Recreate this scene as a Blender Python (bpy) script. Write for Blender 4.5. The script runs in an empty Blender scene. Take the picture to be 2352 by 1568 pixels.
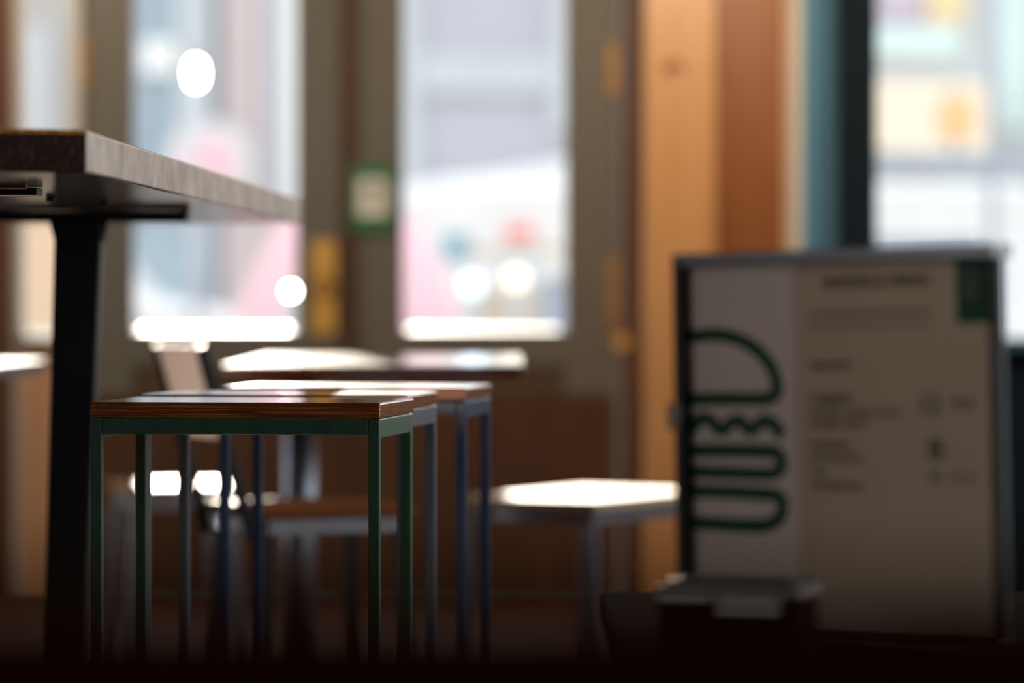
import bpy, bmesh, math, random
from mathutils import Vector, Matrix
random.seed(7)
PI = math.pi
R = math.radians
sc = bpy.context.scene
C = sc.collection

# ------------------------------------------------------------------ camera
FPX = 8820.0            # 135 mm on a 36 mm wide frame of 2352 px
CAMZ, HORIZON = 0.87, 691.0
cam_d = bpy.data.cameras.new('camera')
cam = bpy.data.objects.new('camera', cam_d)
C.objects.link(cam)
cam.location = (0, 0, CAMZ)
cam.rotation_euler = (R(90), 0, 0)
cam_d.sensor_width = 36.0
cam_d.lens = 135.0
cam_d.shift_y = -(784.0 - HORIZON) / 2352.0
cam_d.clip_start = 0.05
cam_d.clip_end = 300
cam_d.dof.use_dof = True
cam_d.dof.focus_distance = 4.62
cam_d.dof.aperture_fstop = 2.7
cam_d.dof.aperture_blades = 0
sc.camera = cam

def P(px, py, Y):
    """world point at distance Y that the photograph shows at px, py"""
    return Vector(((px - 1176.0) * Y / FPX, Y, CAMZ - (py - HORIZON) * Y / FPX))
def PX(px, Y): return (px - 1176.0) * Y / FPX
def PZ(py, Y): return CAMZ - (py - HORIZON) * Y / FPX

# ------------------------------------------------------------------ view, world, sun
sc.view_settings.view_transform = 'Standard'
sc.view_settings.look = 'None'
sc.view_settings.exposure = 0.0
sc.view_settings.gamma = 1.0
sc.view_settings.use_curve_mapping = False
w = bpy.data.worlds.new('sky'); sc.world = w; w.use_nodes = True
wn = w.node_tree.nodes; wl = w.node_tree.links
bg = wn['Background']; bg.inputs['Strength'].default_value = 2.35
tc = wn.new('ShaderNodeTexCoord'); sx = wn.new('ShaderNodeSeparateXYZ'); rp = wn.new('ShaderNodeValToRGB')
wl.new(tc.outputs['Generated'], sx.inputs[0]); wl.new(sx.outputs['Z'], rp.inputs[0]); wl.new(rp.outputs[0], bg.inputs['Color'])
rp.color_ramp.elements[0].color = (1.0, 0.985, 0.96, 1); rp.color_ramp.elements[1].color = (0.80, 0.88, 1.0, 1)
sun_d = bpy.data.lights.new('sun', 'SUN'); sun = bpy.data.objects.new('sun', sun_d); C.objects.link(sun)
SUN_EL, SUN_AZ = 12.0, 6.0          # low in front of the camera, a touch to the left
sd = Vector((math.sin(R(SUN_AZ)) * math.cos(R(SUN_EL)), -math.cos(R(SUN_AZ)) * math.cos(R(SUN_EL)), -math.sin(R(SUN_EL))))
sun.rotation_euler = sd.to_track_quat('-Z', 'Y').to_euler()
sun.location = (-2, 40, 18)
sun_d.energy = 22.0; sun_d.angle = R(0.8); sun_d.color = (1.0, 0.9, 0.76)
sc.cycles.max_bounces = 10
sc.cycles.transparent_max_bounces = 12
sc.cycles.sample_clamp_indirect = 6.0
sc.cycles.sample_clamp_direct = 60.0
sc.cycles.caustics_reflective = False
sc.cycles.caustics_refractive = False
sc.cycles.use_denoising = True

# ------------------------------------------------------------------ materials
def mat(name, col, rough=0.5, metal=0.0, spec=0.5, coat=0.0, coat_rough=0.1, vary=None, scale=(8, 8, 8), amt=0.5, bump=0.0, sheen=0.0):
    """principled surface whose colour wanders between col and vary along a stretched noise"""
    m = bpy.data.materials.new(name); m.use_nodes = True
    n, l = m.node_tree.nodes, m.node_tree.links
    b = n['Principled BSDF']
    b.inputs['Roughness'].default_value = rough
    b.inputs['Metallic'].default_value = metal
    b.inputs['Specular IOR Level'].default_value = spec
    b.inputs['Coat Weight'].default_value = coat
    b.inputs['Coat Roughness'].default_value = coat_rough
    if vary is None: vary = tuple(c * 0.8 for c in col)
    t = n.new('ShaderNodeTexCoord'); mp = n.new('ShaderNodeMapping'); mp.inputs['Scale'].default_value = scale
    ns = n.new('ShaderNodeTexNoise'); ns.inputs['Scale'].default_value = 1.0; ns.inputs['Detail'].default_value = 6; ns.inputs['Roughness'].default_value = 0.6
    cr = n.new('ShaderNodeValToRGB')
    cr.color_ramp.elements[0].position = 0.5 - amt * 0.4; cr.color_ramp.elements[1].position = 0.5 + amt * 0.4
    cr.color_ramp.elements[0].color = (*vary, 1); cr.color_ramp.elements[1].color = (*col, 1)
    l.new(t.outputs['Object'], mp.inputs[0]); l.new(mp.outputs[0], ns.inputs['Vector']); l.new(ns.outputs['Fac'], cr.inputs[0])
    l.new(cr.outputs[0], b.inputs['Base Color'])
    if bump:
        bp = n.new('ShaderNodeBump'); bp.inputs['Strength'].default_value = bump; bp.inputs['Distance'].default_value = 0.002
        l.new(ns.outputs['Fac'], bp.inputs['Height']); l.new(bp.outputs[0], b.inputs['Normal'])
    return m

def worn_glint_lines(m, col, sc_=(5, 90, 420), pos=0.66):
    """thin streaks along the grain: rubbed-through scratches, and gloss highlights painted on the seats"""
    n, l = m.node_tree.nodes, m.node_tree.links; b = n['Principled BSDF']
    t = n.new('ShaderNodeTexCoord'); mp = n.new('ShaderNodeMapping'); mp.inputs['Scale'].default_value = sc_
    ns = n.new('ShaderNodeTexNoise'); ns.inputs['Scale'].default_value = 1; ns.inputs['Detail'].default_value = 8; ns.inputs['Roughness'].default_value = 0.7
    cr = n.new('ShaderNodeValToRGB'); cr.color_ramp.elements[0].position = pos - 0.05; cr.color_ramp.elements[1].position = pos
    cr.color_ramp.elements[0].color = (0, 0, 0, 1); cr.color_ramp.elements[1].color = (1, 1, 1, 1)
    mx = n.new('ShaderNodeMix'); mx.data_type = 'RGBA'; mx.inputs['B'].default_value = (*col, 1)
    l.new(t.outputs['Object'], mp.inputs[0]); l.new(mp.outputs[0], ns.inputs['Vector']); l.new(ns.outputs['Fac'], cr.inputs[0]); l.new(cr.outputs[0], mx.inputs[0])
    src = b.inputs['Base Color'].links[0].from_socket
    l.new(src, mx.inputs['A']); l.new(mx.outputs['Result'], b.inputs['Base Color'])

def emit(name, col, s):
    m = bpy.data.materials.new(name); m.use_nodes = True
    b = m.node_tree.nodes['Principled BSDF']
    b.inputs['Base Color'].default_value = (*col, 1)
    b.inputs['Emission Color'].default_value = (*col, 1); b.inputs['Emission Strength'].default_value = s
    return m

def pane_glass(name, tint=(0.97, 0.98, 0.98)):
    """thin window pane: clear, with a Fresnel reflection"""
    m = bpy.data.materials.new(name); m.use_nodes = True
    n, l = m.node_tree.nodes, m.node_tree.links
    n.remove(n['Principled BSDF'])
    tr = n.new('ShaderNodeBsdfTransparent'); tr.inputs[0].default_value = (*tint, 1)
    gl = n.new('ShaderNodeBsdfGlossy'); gl.inputs['Roughness'].default_value = 0.02
    fr = n.new('ShaderNodeFresnel'); fr.inputs[0].default_value = 1.45
    mx = n.new('ShaderNodeMixShader')
    l.new(fr.outputs[0], mx.inputs[0]); l.new(tr.outputs[0], mx.inputs[1]); l.new(gl.outputs[0], mx.inputs[2])
    l.new(mx.outputs[0], n['Material Output'].inputs[0])
    return m

M = {}
M['seat_wood'] = mat('varnished seat wood', (0.46, 0.105, 0.022), 0.28, coat=1.0, coat_rough=0.065, vary=(0.16, 0.028, 0.007), scale=(7, 160, 160), amt=0.5, bump=0.05)
worn_glint_lines(M['seat_wood'], (1.0, 0.42, 0.10), (6, 60, 700), 0.58)  # orange streaks also paint in gloss highlights along the seat edges
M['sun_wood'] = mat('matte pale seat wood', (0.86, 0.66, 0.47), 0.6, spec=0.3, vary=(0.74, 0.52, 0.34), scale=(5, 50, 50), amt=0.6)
M['seat_wood_pale'] = mat('amber seat glow', (0.92, 0.42, 0.10), 0.3, coat=1.0, coat_rough=0.065, vary=(0.42, 0.15, 0.04), scale=(7, 160, 160), amt=0.5, bump=0.05)
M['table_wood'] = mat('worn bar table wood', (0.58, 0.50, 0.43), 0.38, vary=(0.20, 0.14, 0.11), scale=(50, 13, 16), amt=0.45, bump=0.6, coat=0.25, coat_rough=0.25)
worn_glint_lines(M['table_wood'], (0.12, 0.055, 0.035), (30, 38, 14), 0.68)
M['table_top'] = mat('sunlit orange bar table top', (0.8, 0.33, 0.07), 0.35, vary=(0.5, 0.16, 0.03), scale=(60, 6, 60), amt=0.5, bump=0.4)  # bright orange puts a sunlit look into the rim
M['table_under'] = mat('dark underside', (0.030, 0.025, 0.026), 0.6, spec=0.1, vary=(0.008, 0.006, 0.007), scale=(26, 5, 20), amt=0.5, bump=0.12, coat=0.4, coat_rough=0.08)  # much darker than the side faces
M['end_grain'] = mat('end grain', (0.030, 0.008, 0.004), 0.6, spec=0.2, vary=(0.008, 0.003, 0.002), scale=(260, 90, 60), amt=0.4, bump=0.7)  # almost black: shade on the near end is put into the colour
worn_glint_lines(M['end_grain'], (0.20, 0.055, 0.012), (520, 60, 90), 0.62)
M['sunlit_orange'] = mat('painted sunlit orange', (1.0, 0.45, 0.09), 0.4, vary=(0.30, 0.09, 0.02), scale=(160, 160, 60), amt=0.4)
M['cafe_top'] = mat('glossy cafe table varnish', (0.30, 0.09, 0.03), 0.28, coat=1.0, coat_rough=0.03, vary=(0.2, 0.05, 0.018), scale=(5, 60, 60))
M['dull_top'] = mat('dull grey table top', (0.22, 0.20, 0.23), 0.75, spec=0.1, scale=(5, 5, 5))
M['black_metal'] = mat('black powder coated steel', (0.008, 0.010, 0.014), 0.45, 0.0, scale=(30, 30, 30))
M['green_metal'] = mat('chipped green paint', (0.075, 0.20, 0.13), 0.34, vary=(0.045, 0.12, 0.08), scale=(40, 60, 9), amt=0.7, bump=0.2, coat=0.5, coat_rough=0.2)
M['grey_metal'] = mat('pale grey blue paint', (0.22, 0.24, 0.30), 0.3, vary=(0.16, 0.18, 0.23), scale=(30, 40, 9), coat=0.4)
M['blue_metal'] = mat('blue paint', (0.035, 0.085, 0.20), 0.3, vary=(0.028, 0.065, 0.15), scale=(30, 40, 9), coat=0.4)
M['back_panel'] = mat('pale blue grey chair back', (0.80, 0.70, 0.66), 0.4, scale=(5, 5, 5))
M['chair_wood'] = mat('matte russet chair wood', (0.40, 0.14, 0.045), 0.7, spec=0.1, scale=(5, 40, 40))
M['steel'] = mat('galvanised steel', (0.34, 0.38, 0.45), 0.35, 0.9, vary=(0.25, 0.28, 0.34), scale=(20, 20, 20))
M['chrome'] = mat('chromed steel', (0.72, 0.70, 0.68), 0.16, 1.0, scale=(20, 20, 20))
M['brass'] = mat('brass', (0.95, 0.58, 0.15), 0.5, 0.35, vary=(0.85, 0.46, 0.10), scale=(14, 14, 9))
M['brass_dull'] = mat('tarnished brass', (0.5, 0.27, 0.06), 0.5, 0.4, vary=(0.3, 0.15, 0.04), scale=(14, 14, 9))
M['door_paint'] = mat('olive grey door paint', (0.190, 0.176, 0.142), 0.5, vary=(0.155, 0.144, 0.116), scale=(5, 5, 2), amt=0.8)
M['door_panel'] = mat('brown door panel', (0.13, 0.078, 0.045), 0.55, vary=(0.09, 0.052, 0.03), scale=(9, 5, 2), amt=0.8)
M['shading'] = mat('dark brown shading plate', (0.115, 0.048, 0.020), 0.5, vary=(0.075, 0.030, 0.013), scale=(9, 5, 2))
M['bead'] = mat('glossy cream glazing bead', (0.85, 0.83, 0.78), 0.42, coat=0.3, coat_rough=0.4, scale=(3, 3, 3))
M['jamb'] = mat('dark jamb wood', (0.12, 0.042, 0.016), 0.5, vary=(0.06, 0.02, 0.01), scale=(30, 20, 2))
M['board_bright'] = mat('amber wall board', (0.80, 0.44, 0.19), 0.42, vary=(0.58, 0.25, 0.075), scale=(9, 9, 1.3), amt=0.9, coat=0.2)
M['board_dark'] = mat('russet wall board', (0.46, 0.165, 0.042), 0.45, vary=(0.26, 0.08, 0.02), scale=(11, 9, 1.4), amt=0.8, coat=0.2)
M['board_trim'] = mat('light oak trim', (0.80, 0.52, 0.30), 0.45, scale=(9, 9, 1.3))
M['cream'] = mat('cream paint', (0.72, 0.68, 0.63), 0.5, scale=(3, 3, 3), vary=(0.66, 0.62, 0.56))
M['pale_paint'] = mat('bright pale paint', (0.92, 0.88, 0.82), 0.5, scale=(3, 3, 3))
M['left_wood'] = mat('tan varnished panel', (0.85, 0.55, 0.33), 0.35, vary=(0.65, 0.33, 0.16), scale=(12, 9, 1.2), amt=0.7, coat=0.4)
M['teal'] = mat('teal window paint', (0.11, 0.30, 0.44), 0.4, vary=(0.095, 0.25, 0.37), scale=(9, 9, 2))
M['teal_shaded'] = mat('shaded teal frame paint', (0.010, 0.028, 0.048), 0.6, spec=0.2, scale=(9, 9, 2))  # dark face of the teal frame, its shade put into the colour
M['wall_brown'] = mat('brown wood wall', (0.15, 0.062, 0.028), 0.55, vary=(0.09, 0.035, 0.015), scale=(12, 12, 1.2), amt=0.7)
M['plaster'] = mat('dim plaster', (0.30, 0.22, 0.16), 0.8, scale=(2, 2, 2))
M['ceiling'] = mat('dark ceiling', (0.20, 0.14, 0.10), 0.8, scale=(2, 2, 2))
M['floor'] = mat('dark floor boards', (0.10, 0.032, 0.013), 0.55, vary=(0.06, 0.018, 0.008), scale=(20, 1.5, 4), amt=0.7)
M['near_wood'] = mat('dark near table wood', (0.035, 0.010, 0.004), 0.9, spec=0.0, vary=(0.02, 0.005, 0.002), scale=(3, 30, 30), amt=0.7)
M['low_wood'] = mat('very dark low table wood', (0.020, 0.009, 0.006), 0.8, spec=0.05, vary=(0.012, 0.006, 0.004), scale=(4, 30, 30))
M['paper'] = mat('menu paper', (0.86, 0.68, 0.50), 0.6, vary=(0.80, 0.63, 0.46), scale=(9, 9, 9), spec=0.3)
M['paper_pink'] = mat('menu cover paper', (0.98, 0.82, 0.72), 0.35, vary=(0.93, 0.76, 0.66), scale=(9, 9, 9), spec=0.5, coat=0.3)
def translucent(m, k):
    n, l = m.node_tree.nodes, m.node_tree.links; b = n['Principled BSDF']
    t = n.new('ShaderNodeBsdfTranslucent'); mx = n.new('ShaderNodeMixShader'); mx.inputs[0].default_value = k
    l.new(b.inputs['Base Color'].links[0].from_socket, t.inputs[0])
    l.new(b.outputs[0], mx.inputs[1]); l.new(t.outputs[0], mx.inputs[2]); l.new(mx.outputs[0], n['Material Output'].inputs[0])
translucent(M['back_panel'], 0.5); translucent(M['paper'], 0.1)
M['ink_green'] = mat('green print', (0.03, 0.12, 0.062), 0.7, spec=0.2, scale=(9, 9, 9))
M['rim_grey'] = mat('warm grey rim', (0.42, 0.36, 0.33), 0.35, scale=(9, 9, 9), coat=0.4)
M['ink_grey'] = mat('grey print', (0.05, 0.04, 0.034), 0.7, spec=0.2, scale=(9, 9, 9))
M['ink_black'] = mat('black print', (0.022, 0.020, 0.020), 0.6, scale=(9, 9, 9))
M['holder'] = mat('smoky grey holder edge', (0.36, 0.37, 0.42), 0.25, 0.3, scale=(9, 9, 9))
M['holder_dark'] = mat('dark plum holder edge', (0.022, 0.018, 0.028), 0.5, scale=(9, 9, 9))
M['sign_green'] = mat('green sign', (0.045, 0.24, 0.085), 0.5, scale=(9, 9, 9))
M['sign_white'] = mat('sign white', (0.95, 0.90, 0.82), 0.5, scale=(9, 9, 9), vary=(0.92, 0.87, 0.78))
M['glass'] = pane_glass('window pane')
# outside
def ext(name, c, r=0.7): M[name] = mat(name, c, r, scale=(0.7, 0.7, 0.7), vary=tuple(x * 0.94 for x in c), spec=0.2)
ext('x_blue', (0.36, 0.44, 0.49)); ext('x_grey', (0.50, 0.52, 0.53)); ext('x_pinkish', (0.54, 0.46, 0.45)); ext('x_lav', (0.45, 0.445, 0.49))
ext('x_cream', (0.42, 0.395, 0.36)); ext('x_white', (0.80, 0.80, 0.77)); ext('x_pink', (0.80, 0.50, 0.54)); ext('x_pinkpale', (0.85, 0.66, 0.70))
ext('x_teal', (0.16, 0.38, 0.46)); ext('x_beige', (0.60, 0.52, 0.40)); ext('x_red', (0.85, 0.22, 0.18)); ext('x_slate', (0.36, 0.40, 0.46))
ext('x_yellow', (0.74, 0.58, 0.34)); ext('x_mint', (0.60, 0.74, 0.72)); ext('x_orange', (0.95, 0.42, 0.12)); ext('x_mauve', (0.52, 0.44, 0.52))
ext('x_asphalt', (0.30, 0.30, 0.31)); ext('x_paving', (0.52, 0.50, 0.47)); ext('x_black', (0.05, 0.06, 0.07)); ext('x_peach', (0.72, 0.52, 0.35)); ext('x_peachpale', (0.86, 0.73, 0.56)); ext('x_offwhite', (0.66, 0.64, 0.64))
M['van_paint'] = mat('white van paint', (0.82, 0.82, 0.80), 0.3, coat=0.4, scale=(1, 1, 1))
M['car_glass'] = mat('dark car glass', (0.05, 0.09, 0.12), 0.08, scale=(1, 1, 1))
M['lamp_white'] = emit('lit lamp', (1.0, 0.97, 0.92), 60)
M['glare_glow'] = emit('white glare glow', (1.0, 0.99, 0.96), 14)
M['glint_blue'] = emit('bluish highlight glow', (0.62, 0.82, 1.0), 2.2)
M['glint_cream'] = emit('cream highlight glow', (1.0, 0.86, 0.66), 2.0)
M['lamp_orange'] = emit('lit orange sign', (1.0, 0.30, 0.12), 1.1)
M['bulb'] = emit('warm bulb', (1.0, 0.72, 0.42), 12)

# ------------------------------------------------------------------ mesh helpers
def link(name, me, m, parent=None):
    o = bpy.data.objects.new(name, me); C.objects.link(o)
    if m is not None:
        for x in (m if isinstance(m, (list, tuple)) else [m]): me.materials.append(x)
    if parent is not None: o.parent = parent
    return o

class MB:
    """collects shapes of ONE part"""
    def __init__(s): s.v = []; s.f = []; s.mi = []; s.sm = []
    def add(s, v, f, mi=0, smooth=False):
        k = len(s.v); s.v += [tuple(x) for x in v]; s.f += [tuple(i + k for i in q) for q in f]
        s.mi += [mi] * len(f); s.sm += [smooth] * len(f); return s
    def box(s, a, b, mi=0):
        x0, y0, z0 = [min(p, q) for p, q in zip(a, b)]; x1, y1, z1 = [max(p, q) for p, q in zip(a, b)]
        return s.add([(x0,y0,z0),(x1,y0,z0),(x1,y1,z0),(x0,y1,z0),(x0,y0,z1),(x1,y0,z1),(x1,y1,z1),(x0,y1,z1)],
                     [(0,3,2,1),(4,5,6,7),(0,1,5,4),(1,2,6,5),(2,3,7,6),(3,0,4,7)], mi)
    def prism(s, pts, axis, a, b, mi=0, smooth=False):
        """polygon pts (2D) extruded along axis 0/1/2 from a to b"""
        def mk(p, t):
            q = [p[0], p[1]]; q.insert(axis, t); return tuple(q)
        n = len(pts)
        v = [mk(p, a) for p in pts] + [mk(p, b) for p in pts]
        f = [tuple(range(n)), tuple(range(2 * n - 1, n - 1, -1))] + [(i, (i + 1) % n, (i + 1) % n + n, i + n) for i in range(n)]
        s.add(v, f[:2], mi); k = len(s.v) - 2 * n
        for q in f[2:]: s.f.append(tuple(i + k for i in q)); s.mi.append(mi); s.sm.append(smooth)
        return s
    def tube(s, p, q, r, r2=None, n=16, mi=0, caps=True):
        p, q = Vector(p), Vector(q); r2 = r if r2 is None else r2
        d = (q - p).normalized(); u = d.orthogonal().normalized(); w_ = d.cross(u)
        v = []
        for c, rr in ((p, r), (q, r2)):
            for i in range(n):
                a = 2 * PI * i / n; v.append(c + (u * math.cos(a) + w_ * math.sin(a)) * rr)
        k = len(s.v)
        s.add(v, [(i, (i + 1) % n, (i + 1) % n + n, i + n) for i in range(n)], mi, True)
        if caps:
            s.f += [tuple(k + i for i in reversed(range(n))), tuple(k + n + i for i in range(n))]; s.mi += [mi] * 2; s.sm += [False] * 2
        return s
    def bar(s, p, q, wd, dp, mi=0):
        """rectangular bar from p to q; wd along local x, dp along the other"""
        p, q = Vector(p), Vector(q); d = (q - p).normalized()
        u = Vector((0, 0, 1)).cross(d)
        u = Vector((1, 0, 0)) if u.length < 1e-3 or abs(d.z) > 0.8 else u.normalized()
        u = (u - d * u.dot(d)).normalized(); w_ = d.cross(u)
        v = [c + u * a * wd / 2 + w_ * b * dp / 2 for c in (p, q) for a, b in ((-1,-1),(1,-1),(1,1),(-1,1))]
        return s.add(v, [(0,3,2,1),(4,5,6,7),(0,1,5,4),(1,2,6,5),(2,3,7,6),(3,0,4,7)], mi)
    def lathe(s, prof, n=28, c=(0, 0, 0), mi=0):
        v = [(c[0] + r * math.cos(2*PI*i/n), c[1] + r * math.sin(2*PI*i/n), c[2] + z) for r, z in prof for i in range(n)]
        f = [(j*n + i, j*n + (i+1) % n, (j+1)*n + (i+1) % n, (j+1)*n + i) for j in range(len(prof)-1) for i in range(n)]
        return s.add(v, f, mi, True)
    def build(s, name, m, parent=None, bevel=0, seg=2):
        me = bpy.data.meshes.new(name); me.from_pydata(s.v, [], s.f)
        for i, p in enumerate(me.polygons): p.material_index = s.mi[i]; p.use_smooth = s.sm[i]
        bm = bmesh.new(); bm.from_mesh(me); bmesh.ops.recalc_face_normals(bm, faces=bm.faces); bm.to_mesh(me); bm.free()
        o = link(name, me, m, parent)
        if bevel:
            b = o.modifiers.new('bevel', 'BEVEL'); b.width = bevel; b.segments = seg; b.limit_method = 'ANGLE'; b.angle_limit = R(40)
            b.harden_normals = False
        return o

def empty(name, loc=(0, 0, 0), rz=0.0):
    o = bpy.data.objects.new(name, None); C.objects.link(o); o.location = loc; o.rotation_euler = (0, 0, rz); o.empty_display_size = 0.1
    return o
def tag(o, label=None, cat=None, group=None, kind=None):
    if label: o['label'] = label
    if cat: o['category'] = cat
    if group: o['group'] = group
    if kind: o['kind'] = kind
    return o
def struct(o, label=None, cat=None): return tag(o, label, cat, kind='structure')
def box(name, a, b, m, parent=None, bevel=0): return MB().box(a, b).build(name, m, parent, bevel)
def copy_tree(o, parent=None):
    c = o.copy(); C.objects.link(c); c.parent = parent
    for ch in [x for x in bpy.data.objects if x.parent == o]: copy_tree(ch, c)
    return c

# ================================================================== THE ROOM
YW = 11.10                         # inner face of the street front
XL, XR, YB, ZC = -2.5, 2.3, -2.2, 3.1
struct(box('floor', (XL - .2, YB - .2, -0.12), (XR + .2, YW + .22, 0), M['floor']), 'dark brown timber floor of the room', 'floor')
struct(box('ceiling', (XL - .2, YB - .2, ZC), (XR + .2, YW + .22, ZC + .15), M['ceiling']), 'dark ceiling above the tables', 'ceiling')
struct(box('wall_back', (XL - .2, YB - .2, 0), (XR + .2, YB, ZC), M['plaster']), 'plain wall behind the seating', 'wall')
def wall_side(name, x0, x1, holes, label):
    m = MB(); ys = YB
    for (a, b, z0, z1) in holes:
        m.box((x0, ys, 0), (x1, a, ZC)); m.box((x0, a, 0), (x1, b, z0)); m.box((x0, a, z1), (x1, b, ZC)); ys = b
    m.box((x0, ys, 0), (x1, YW + .2, ZC))
    struct(m.build(name, M['plaster']), label, 'wall')
RH = [(1.4, 5.9, 0.6, 2.8), (6.5, 9.4, 0.75, 2.75)]
LH = [(0.3, 2.3, 0.9, 2.7), (8.4, 10.8, 0.3, 2.8)]  # openings added out of view to light the menu and the side panel
wall_side('wall_right', XR, XR + .2, RH, 'side wall on the right with two wide windows')
wall_side('wall_left', XL - .2, XL, LH, 'side wall on the left with two added windows')

# street front, left to right
DL0, DL1, DR0, DR1 = PX(186, YW), PX(800, YW), PX(803, YW), PX(1424, YW)
ZT = 2.75
BX0, BX1 = PX(1478, YW), PX(2700, 10.5)
m = MB()
m.box((XL - .2, YW, 0), (PX(28, YW), YW + .2, ZC))                    # far left
m.box((PX(28, YW), YW, ZT), (XR + .2, YW + .2, ZC))                   # lintel
struct(m.build('wall_front', M['wall_brown']), 'brown timber street wall at the left edge and above the doors', 'wall')

# side light left of the doors
WL0, WL1 = PX(38, YW), PX(176, YW)
wz = 0.76
mm = MB().box((WL0 - .012, YW + .02, 0), (WL0 + .012, YW + .14, ZT)).box((WL1 - .02, YW + .0, 0), (DL0 - .002, YW + .14, ZT))
o = mm.build('window_1', M['cream'])
struct(o, 'narrow tall side window with cream frame left of the double doors', 'window')
box('pane', (WL0 + .012, YW + .07, wz), (WL1 - .02, YW + .076, ZT), M['glass'], o)
box('lower_panel', (WL0 + .012, YW + .03, 0), (WL1 - .02, YW + .10, wz), M['left_wood'], o)['label'] = 'tan varnished panel under the glass'
MB().prism([(YW - .02, wz), (YW + .10, wz), (YW + .10, wz + .026), (YW - .02, wz + .004)], 0, WL0 + .012, WL1 - .02).build('sill', M['dull_top'], o)

def door_leaf(name, x0, x1, ox0, ox1, label):
    """one glazed leaf: stiles, rails, lower panel, glass"""
    oz0, oz1 = PZ(762, YW), 2.05
    root = struct(empty(name, ((x0 + x1) / 2, YW + .03, 0)), label, 'door')
    L = Vector(root.location)
    def b(nm, a, c, mt, bev=0):
        return box(nm, Vector(a) - L, Vector(c) - L, mt, root, bev)
    y0, y1 = YW + .005, YW + .055
    m = MB()
    for a, c in (((x0, y0, 0.0), (ox0, y1, ZT)), ((ox1, y0, 0.0), (x1, y1, ZT)), ((ox0, y0, oz1), (ox1, y1, ZT)),
                 ((ox0, y0, oz0 - .10), (ox1, y1, oz0)), ((ox0, y0, 0.0), (ox1, y1, 0.16))):
        m.box(Vector(a) - L, Vector(c) - L)
    # moulding line on each stile
    for sx in (x0 + .012, x1 - .018): m.box(Vector((sx, y0 - .006, .02)) - L, Vector((sx + .006, y0 + .001, ZT - .02)) - L)
    m.build('leaf_frame', M['door_paint'], root, 0.004)
    b('lower_panel', (ox0, y0 + .012, 0.16), (ox1, y1 - .012, oz0 - .10), M['door_panel'])
    b('shading_plate', (x0 + .012, y0 - .004, 0.02), (x1 - .012, y0 + .013, 0.60), M['shading'])  # dark plate added to paint the gloom over the lower door
    b('pane', (ox0, y0 + .022, oz0), (ox1, y0 + .028, oz1), M['glass'])
    # sloping glazing bead at the foot of the pane that catches the low sun
    MB().prism([(y0 - L.y, oz0 - .002), (y1 + .05 - L.y, oz0 - .002), (y1 + .05 - L.y, oz0 + .012), (y0 + .006 - L.y, oz0 + .004), (y0 - L.y, oz0 + .002)], 0, ox0 + .016 - L.x, ox1 - .022 - L.x).build('glazing_bead', M['bead'], root)
    return root, L
dl, LL = door_leaf('door_1', DL0, DL1, PX(306, YW), PX(680, YW), 'left leaf of the olive glazed double doors')
dr, LR = door_leaf('door_2', DR0, DR1, PX(926, YW), PX(1299, YW), 'right leaf of the olive glazed double doors')

box('astragal', (DL1 - .018 - LL.x, -.042, 0.0), (DR0 + .012 - LL.x, -.0265, ZT), M['jamb'], dl, .002)
box('outer_astragal', (DL1 - .012 - LL.x, .0255, 0.0), (DR0 + .012 - LL.x, .04, ZT), M['jamb'], dl, .002)
def brass_plate(parent, L, x0, x1, py0, py1, nm, mt, knob=True):
    Y = YW - .004
    a = Vector((PX(x0, Y), YW - .006, PZ(py1, Y))) - L; c = Vector((PX(x1, Y), YW + .006, PZ(py0, Y))) - L
    o = box(nm, a, c, mt, parent, 0.003)
    return o
pl = brass_plate(dl, LL, 716, 772, 552, 768, 'push_plate', M['brass'])
cx = LL.x
MB().tube((PX(744, YW) - cx, -.035, PZ(660, YW)), (PX(744, YW) - cx, -.055, PZ(660, YW)), .014, .02).tube((PX(744, YW) - cx, -.03, PZ(660, YW)), (PX(744, YW) - cx, -.036, PZ(660, YW)), .03).build('door_knob', M['brass'], dl)
for yy in ((590, 770), (100, 215)):
    brass_plate(dr, LR, 1395, 1421, yy[0], yy[1], 'hinge', M['brass_dull'])
brass_plate(dl, LL, 190, 204, 85, 205, 'hinge', M['brass_dull'])
MB().tube((PX(1437, YW) - LR.x - .012, -.04, PZ(785, YW)), (PX(1437, YW) - LR.x - .012, -.058, PZ(785, YW)), .018, .022).build('door_stop', M['brass'], dr)['label'] = 'round brass stop at the foot of the hinge side'

# green sign on the meeting stile
s0 = empty('exit_sign', P(856, 530, YW - .012))
tag(s0, 'small green notice with a white centre on the stile between the door panes', 'sign')
w2, h2 = 0.062, 0.19
box('sign_board', (-w2, -.004, 0), (w2, .010, h2), M['sign_green'], s0, .002)
ms = MB()
ms.box((-.043, -.006, .042), (.043, -.003, .152)); ms.build('white_panel', M['sign_white'], s0)
MB().box((-.006, -.008, .072), (.006, -.0055, .120)).prism([(-.02, .118), (.02, .118), (0, .143)], 1, -.008, -.0055).build('arrow', M['sign_green'], s0)

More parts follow.
